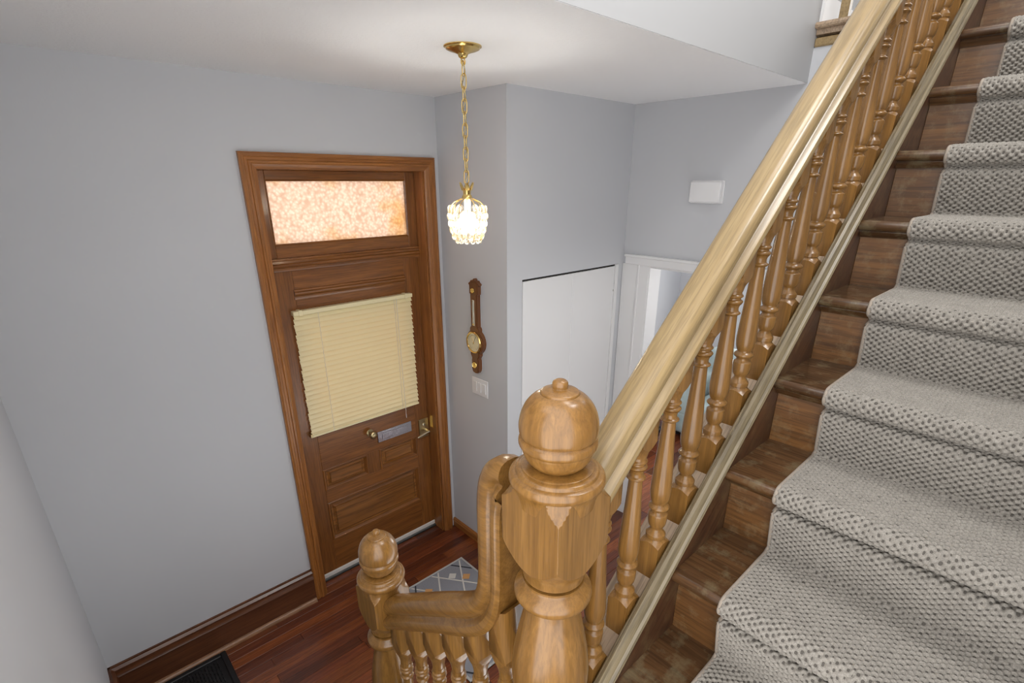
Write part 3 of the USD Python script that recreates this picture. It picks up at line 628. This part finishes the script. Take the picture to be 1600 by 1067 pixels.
for k in range(6):
    a = 2*PI*k/6; ca, sa = math.cos(a), math.sin(a); 
    for t0, t1 in (((.0185, -.030, -.0085), (.0185, -.030, .0085)),):
        p = np.array([(.0175, -.0085, -.034), (.0175, .0085, -.034), (.0250, -.006, -.016), (.0250, .006, -.016), (.0300, 0, -.002)])
        p = np.vstack([p, p+[.0022, 0, -.0006]]); q = np.stack([PX+p[:, 0]*ca-p[:, 1]*sa, PY+p[:, 0]*sa+p[:, 1]*ca, p[:, 2]], 1)
        cr.append(m3.Manifold.hull_points(q))
obj('crown', cr, 'brass', pe, smooth=30, label='pointed brass crown above the shade')
shade = lambda z: float(np.interp(-z, [.066, .075, .088, .105, .13, .16, .19, .215, .236], [.024, .050, .066, .073, .075, .073, .066, .058, .046]))
for k in range(14):
    a = 2*PI*k/14
    obj('wire_rib', tube([(PX+shade(z)*math.cos(a), PY+shade(z)*math.sin(a), z) for z in np.linspace(-.066, -.234, 14)], .0013, 6), 'brass', pe, smooth=True)
for row, z in enumerate((-.108, -.136, -.163, -.189, -.213, -.232)):
    r = shade(z); n_ = 14 if row < 4 else 12
    for k in range(n_):
        a = 2*PI*(k+.5*(row % 2))/n_
        m = ball((0, 0, 0), .0155 if row < 5 else .012, 2, (.72, 1.0, 1.12)); 
        m.apply_transform(trimesh.transformations.rotation_matrix(a, (0, 0, 1))); m.apply_translation((PX+r*math.cos(a), PY+r*math.sin(a), z))
        obj('crystal_drop', m, 'crystal', pe)
obj('socket', lathe([(.013, -.115), (.014, -.11), (.014, -.07), (.008, -.064)], (PX, PY, 0), 24), 'cord_white', pe, smooth=40)
obj('bulb', lathe(smooth_profile([(.004, -.205), (.018, -.200), (.026, -.185), (.0275, -.170), (.024, -.150), (.015, -.130), (.012, -.114)], 4), (PX, PY, 0), 28), 'bulb_glow', pe, smooth=True)

# ------------------------------------------------------------------ barometer, switches, chime
bc, bz = 2.522, -.980
def outline():
    R_ = .084; half = [(0, -1.196), (.020, -1.192), (.030, -1.178), (.034, -1.160), (.034, -1.105), (.030, -1.092), (.036, -1.080), (.044, -1.070)]
    a0 = math.asin(-.84)
    half += [(R_*math.cos(a), bz+R_*math.sin(a)) for a in np.linspace(-1.02, 1.02, 18)]
    half += [(.044, bz+.090), (.040, bz+.098), (.030, bz+.106), (.031, -.690), (.031, -.668), (.040, -.664), (.040, -.612), (.049, -.606), (.049, -.598), (.036, -.590), (.026, -.578), (.012, -.584), (.008, -.574), (0, -.566)]
    return half
hf = outline(); poly = Polygon([(bc+a, b) for a, b in hf]+[(bc-a, b) for a, b in hf[::-1][1:-1]]).buffer(0)
ba = thing('barometer', (X1, bc, -1.2), 'dark wooden banjo barometer hanging on the grey wall above the switches', 'barometer')
TH = .034
obj('case', [prism(poly, 'x', X1-TH+.006, X1-.001), prism(poly.buffer(-.005), 'x', X1-TH, X1-TH+.007)], 'case_wood', ba)
def disc(prof, y, z, n=40): return lathe(prof, n=n).rotate([0, -90, 0]).translate([X1-TH, y, z])
obj('bezel', disc([(.062, 0), (.0735, .001), (.0735, .006), (.069, .011), (.063, .009), (.061, .003)], bc, bz, 48), 'brass', ba, smooth=35)
dl = obj('dial', disc([(.0, .0025), (.062, .0025), (.062, .004), (.0, .0041)], bc, bz, 48), 'dial_silver', ba)
obj('glass', disc([(.0615, .0075), (.0615, .009), (.03, .0115), (.001, .012)], bc, bz, 40), 'clear_glass', ba, smooth=True)
def tick(ang, r0, r1, w, m, x, par, nm, cy=bc, cz=bz):
    a = math.radians(ang); u = np.array([math.cos(a), math.sin(a)]); n2 = np.array([-u[1], u[0]])
    pts = [tuple(np.array([cy, cz])+u*r0+n2*w), tuple(np.array([cy, cz])+u*r1+n2*w*.6), tuple(np.array([cy, cz])+u*r1-n2*w*.6), tuple(np.array([cy, cz])+u*r0-n2*w)]
    return prism(pts, 'x', x-.0008, x)
tk = [tick(a, .046 if a % 30 else .042, .053, .0007, None, X1-TH-.0040, dl, 't') for a in range(-60, 241, 10)]
obj('scale_marks', tk, 'dial_ink', dl)
obj('pointer', tick(118, -.016, .047, .0018, None, X1-TH-.0055, dl, 'p'), 'dial_ink', dl)
obj('set_hand', tick(62, -.012, .043, .0013, None, X1-TH-.0062, dl, 'p'), 'brass', dl)
obj('hub', disc([(.004, .004), (.004, .008), (.001, .009)], bc, bz, 16), 'brass', dl)
for zc_, rr_, nm in ((-.640, .0165, 'hygrometer_dial'), (-1.136, .0235, 'small_dial')):
    h_ = obj(nm, disc([(.0, .001), (rr_*.84, .001), (rr_*.86, .0028), (rr_*.84, .003), (0, .003)], bc, zc_, 28), 'dial_silver', ba)
    obj('dial_ring', disc([(rr_*.82, 0), (rr_, .001), (rr_, .004), (rr_*.9, .007), (rr_*.82, .004)], bc, zc_, 28), 'brass', h_, smooth=35)
    obj('dial_hand', tick(70, -.004, rr_*.7, .0009, None, X1-TH-.0042, h_, 'p', bc, zc_), 'dial_ink', h_)
th_ = obj('thermometer_plate', bx(X1-TH-.002, X1-TH+.002, bc-.010, bc+.010, -.868, -.700, .001), 'dial_silver', ba)
obj('thermometer_tube', tube([(X1-TH-.004, bc, -.705), (X1-TH-.004, bc, -.85)], .0028, 8), 'mercury', th_, smooth=True)
obj('thermometer_bulb', ball((X1-TH-.005, bc, -.858), .006, 2), 'brass', th_, smooth=True)
sw = thing('light_switch', (X1, 2.510, -1.30), 'white three gang rocker switch plate on the wall below the barometer', 'switch')
obj('plate', bx(X1-.006, X1, 2.428, 2.594, -1.362, -1.240, .003), 'white_plastic', sw)
for k in (-1, 0, 1):
    r_ = obj('rocker', bx(X1-.011, X1-.005, 2.511+k*.047-.0165, 2.511+k*.047+.0165, -1.336, -1.267, .002), 'white_paint', sw)
ch = thing('door_chime', (X2, 1.65, -.13), 'small white door chime box high on the grey wall near the handrail', 'door chime')
obj('cover', bx(X2-.045, X2-.004, 1.555, 1.755, -.122, .000, .006), 'white_plastic', ch)
obj('back_plate', bx(X2-.006, X2, 1.548, 1.762, -.128, .006, .002), 'white_plastic', ch)

# ------------------------------------------------------------------ rug and mat
RX0, RX1, RYa, RYb = 1.235, 1.83, 1.672, 2.525
zr_ = FL+.001
rg = thing('rug', (1.53, 2.1, FL), 'small grey rug with white lattice lines and orange accents near the door', 'rug')
obj('field', bx(RX0, RX1, RYa, RYb, zr_, zr_+.008, .002), 'rug_grey', rg)
for a in (bx(RX0, RX0+.014, RYa, RYb, zr_, zr_+.0105, .002), bx(RX1-.014, RX1, RYa, RYb, zr_, zr_+.0105, .002), bx(RX0+.014, RX1-.014, RYa, RYa+.014, zr_, zr_+.0105, .002), bx(RX0+.014, RX1-.014, RYb-.014, RYb, zr_, zr_+.0105, .002)):
    obj('border', a, 'rug_border', rg)
inner = sbox(RX0+.02, RYa+.02, RX1-.02, RYb-.02)
from shapely.geometry import LineString
def strip(p, q, w, m, nm, z=.0095):
    g = LineString([p, q]).buffer(w/2, cap_style=2).intersection(inner)
    for gg in getattr(g, 'geoms', [g]):
        if gg.area > 1e-6: obj(nm, prism(gg, 'z', zr_+.006, zr_+z), m, rg)
for k in range(8):
    o = RX0-.55+k*.17
    strip((o, RYb), (o+.62, RYa), .010, 'rug_cream' if k % 3 else 'rug_dark', 'lattice_line')
for k in range(7):
    o = RX0-.50+k*.19
    strip((o, RYa), (o+.50, RYb), .010, 'rug_cream' if k % 3 != 1 else 'rug_dark', 'lattice_line', .0098)
for (x, y, m) in ((1.73, 2.34, 'rug_orange'), (1.66, 2.41, 'rug_cream'), (1.45, 2.40, 'rug_orange'), (1.33, 2.28, 'rug_dark'), (1.36, 1.86, 'rug_cream'), (1.52, 1.80, 'rug_dark'), (1.30, 2.44, 'rug_dark'), (1.62, 2.10, 'rug_orange')):
    g = Polygon([(x-.035, y), (x, y+.032), (x+.035, y), (x, y-.032)])
    obj('diamond', prism(g, 'z', zr_+.006, zr_+.0102), m, rg)
mt = thing('door_mat', (0.03, 2.6, FL), 'black ribbed rubber boot mat against the baseboard', 'mat')
mx0, mx1, my0, my1 = -.195, .290, 2.10, 2.836
obj('base_sheet', bx(mx0, mx1, my0, my1, zr_, zr_+.004, .001), 'rubber', mt)
for a in (bx(mx0, mx0+.03, my0, my1, zr_, zr_+.012, .004), bx(mx1-.03, mx1, my0, my1, zr_, zr_+.012, .004), bx(mx0+.03, mx1-.03, my0, my0+.03, zr_, zr_+.012, .004), bx(mx0+.03, mx1-.03, my1-.03, my1, zr_, zr_+.012, .004)):
    obj('rim', a, 'rubber', mt)
ribs = []
for i in range(int((mx1-mx0-.07)/.016)):
    for j in range(int((my1-my0-.07)/.030)):
        x, y = mx0+.04+i*.016, my0+.045+j*.030+(.015 if i % 2 else 0)
        b_ = trimesh.creation.box((.0065, .022, .006)); b_.vertices[b_.vertices[:, 2] > 0, 0] *= .5
        b_.apply_translation((x, y, zr_+.006)); ribs.append(b_)
obj('rubber_studs', ribs, 'rubber', mt, kind='stuff')

# ------------------------------------------------------------------ seen through the balusters: the living room
def pad(x0, x1, y0, y1, z0, z1, r):
    s_ = [m3.Manifold.sphere(r, 20).translate([float(a), float(b), float(c)]) for a in (x0+r, x1-r) for b in (y0+r, y1-r) for c in (z0+r, z1-r)]
    return m3.Manifold.batch_hull(s_)
so = thing('sofa', (5.1, 2.25, FL), 'pale blue green upholstered sofa in the living room beyond the balusters', 'sofa')
sz = lambda h: FL+h
obj('base', pad(4.76, 5.69, 1.15, 2.62, sz(.06), sz(.30), .03), 'sofa_cloth', so, smooth=30)
obj('armrest', pad(4.76, 5.64, 2.36, 2.60, sz(.25), sz(.64), .06), 'sofa_cloth', so, smooth=30)
obj('armrest', pad(4.76, 5.64, 1.17, 1.40, sz(.25), sz(.64), .06), 'sofa_cloth', so, smooth=30)
obj('seat_cushion', pad(4.74, 5.44, 1.42, 1.88, sz(.28), sz(.46), .05), 'sofa_cloth', so, smooth=30)
obj('seat_cushion', pad(4.74, 5.44, 1.885, 2.35, sz(.28), sz(.46), .05), 'sofa_cloth', so, smooth=30)
obj('backrest', pad(5.42, 5.69, 1.18, 2.58, sz(.3), sz(.86), .08), 'sofa_cloth', so, smooth=30)
for x in (4.84, 5.59):
    for y in (1.25, 2.5): obj('leg', lathe([(.018, 0), (.024, .07)], (x, y, FL), 16), 'black', so)
pw = thing('throw_pillow', (5.2, 2.1, sz(.46)), 'white throw pillow on the blue green sofa', 'pillow')
obj('cover', pad(5.14, 5.38, 1.93, 2.32, sz(.47), sz(.84), .09), 'pillow_cloth', pw, smooth=40)
po = thing('potted_plant', (4.46, 2.62, FL), 'leafy green plant in a black pot beside the sofa', 'plant')
obj('pot', lathe([(.085, 0), (.11, .14), (.115, .17), (.10, .17), (.095, .15)], (4.46, 2.62, FL), 28), 'pot_dark', po, smooth=30)
for k in range(16):
    a = k*2.399; ln_ = .20+.08*rng.random(); el = .8+.6*rng.random()
    tt = np.linspace(0, 1, 8); rr = ln_*tt*math.cos(el)*1.1; zz2 = sz(.17)+ln_*(math.sin(el)*tt*1.5-.35*tt*tt)
    w_ = .030*np.sin(PI*np.clip(tt*.92+.06, 0, 1))+.002
    ca, sa = math.cos(a), math.sin(a)
    vv = [(4.46+r*ca-s_*w*sa, 2.62+r*sa+s_*w*ca, z+.006*abs(s_)) for r, z, w in zip(rr, zz2, w_) for s_ in (-1, 0, 1)]
    ff = [(i*3+j, i*3+j+1, (i+1)*3+j+1, (i+1)*3+j) for i in range(7) for j in (0, 1)]
    obj('leaf', (vv, ff), 'leaf', po, smooth=True)
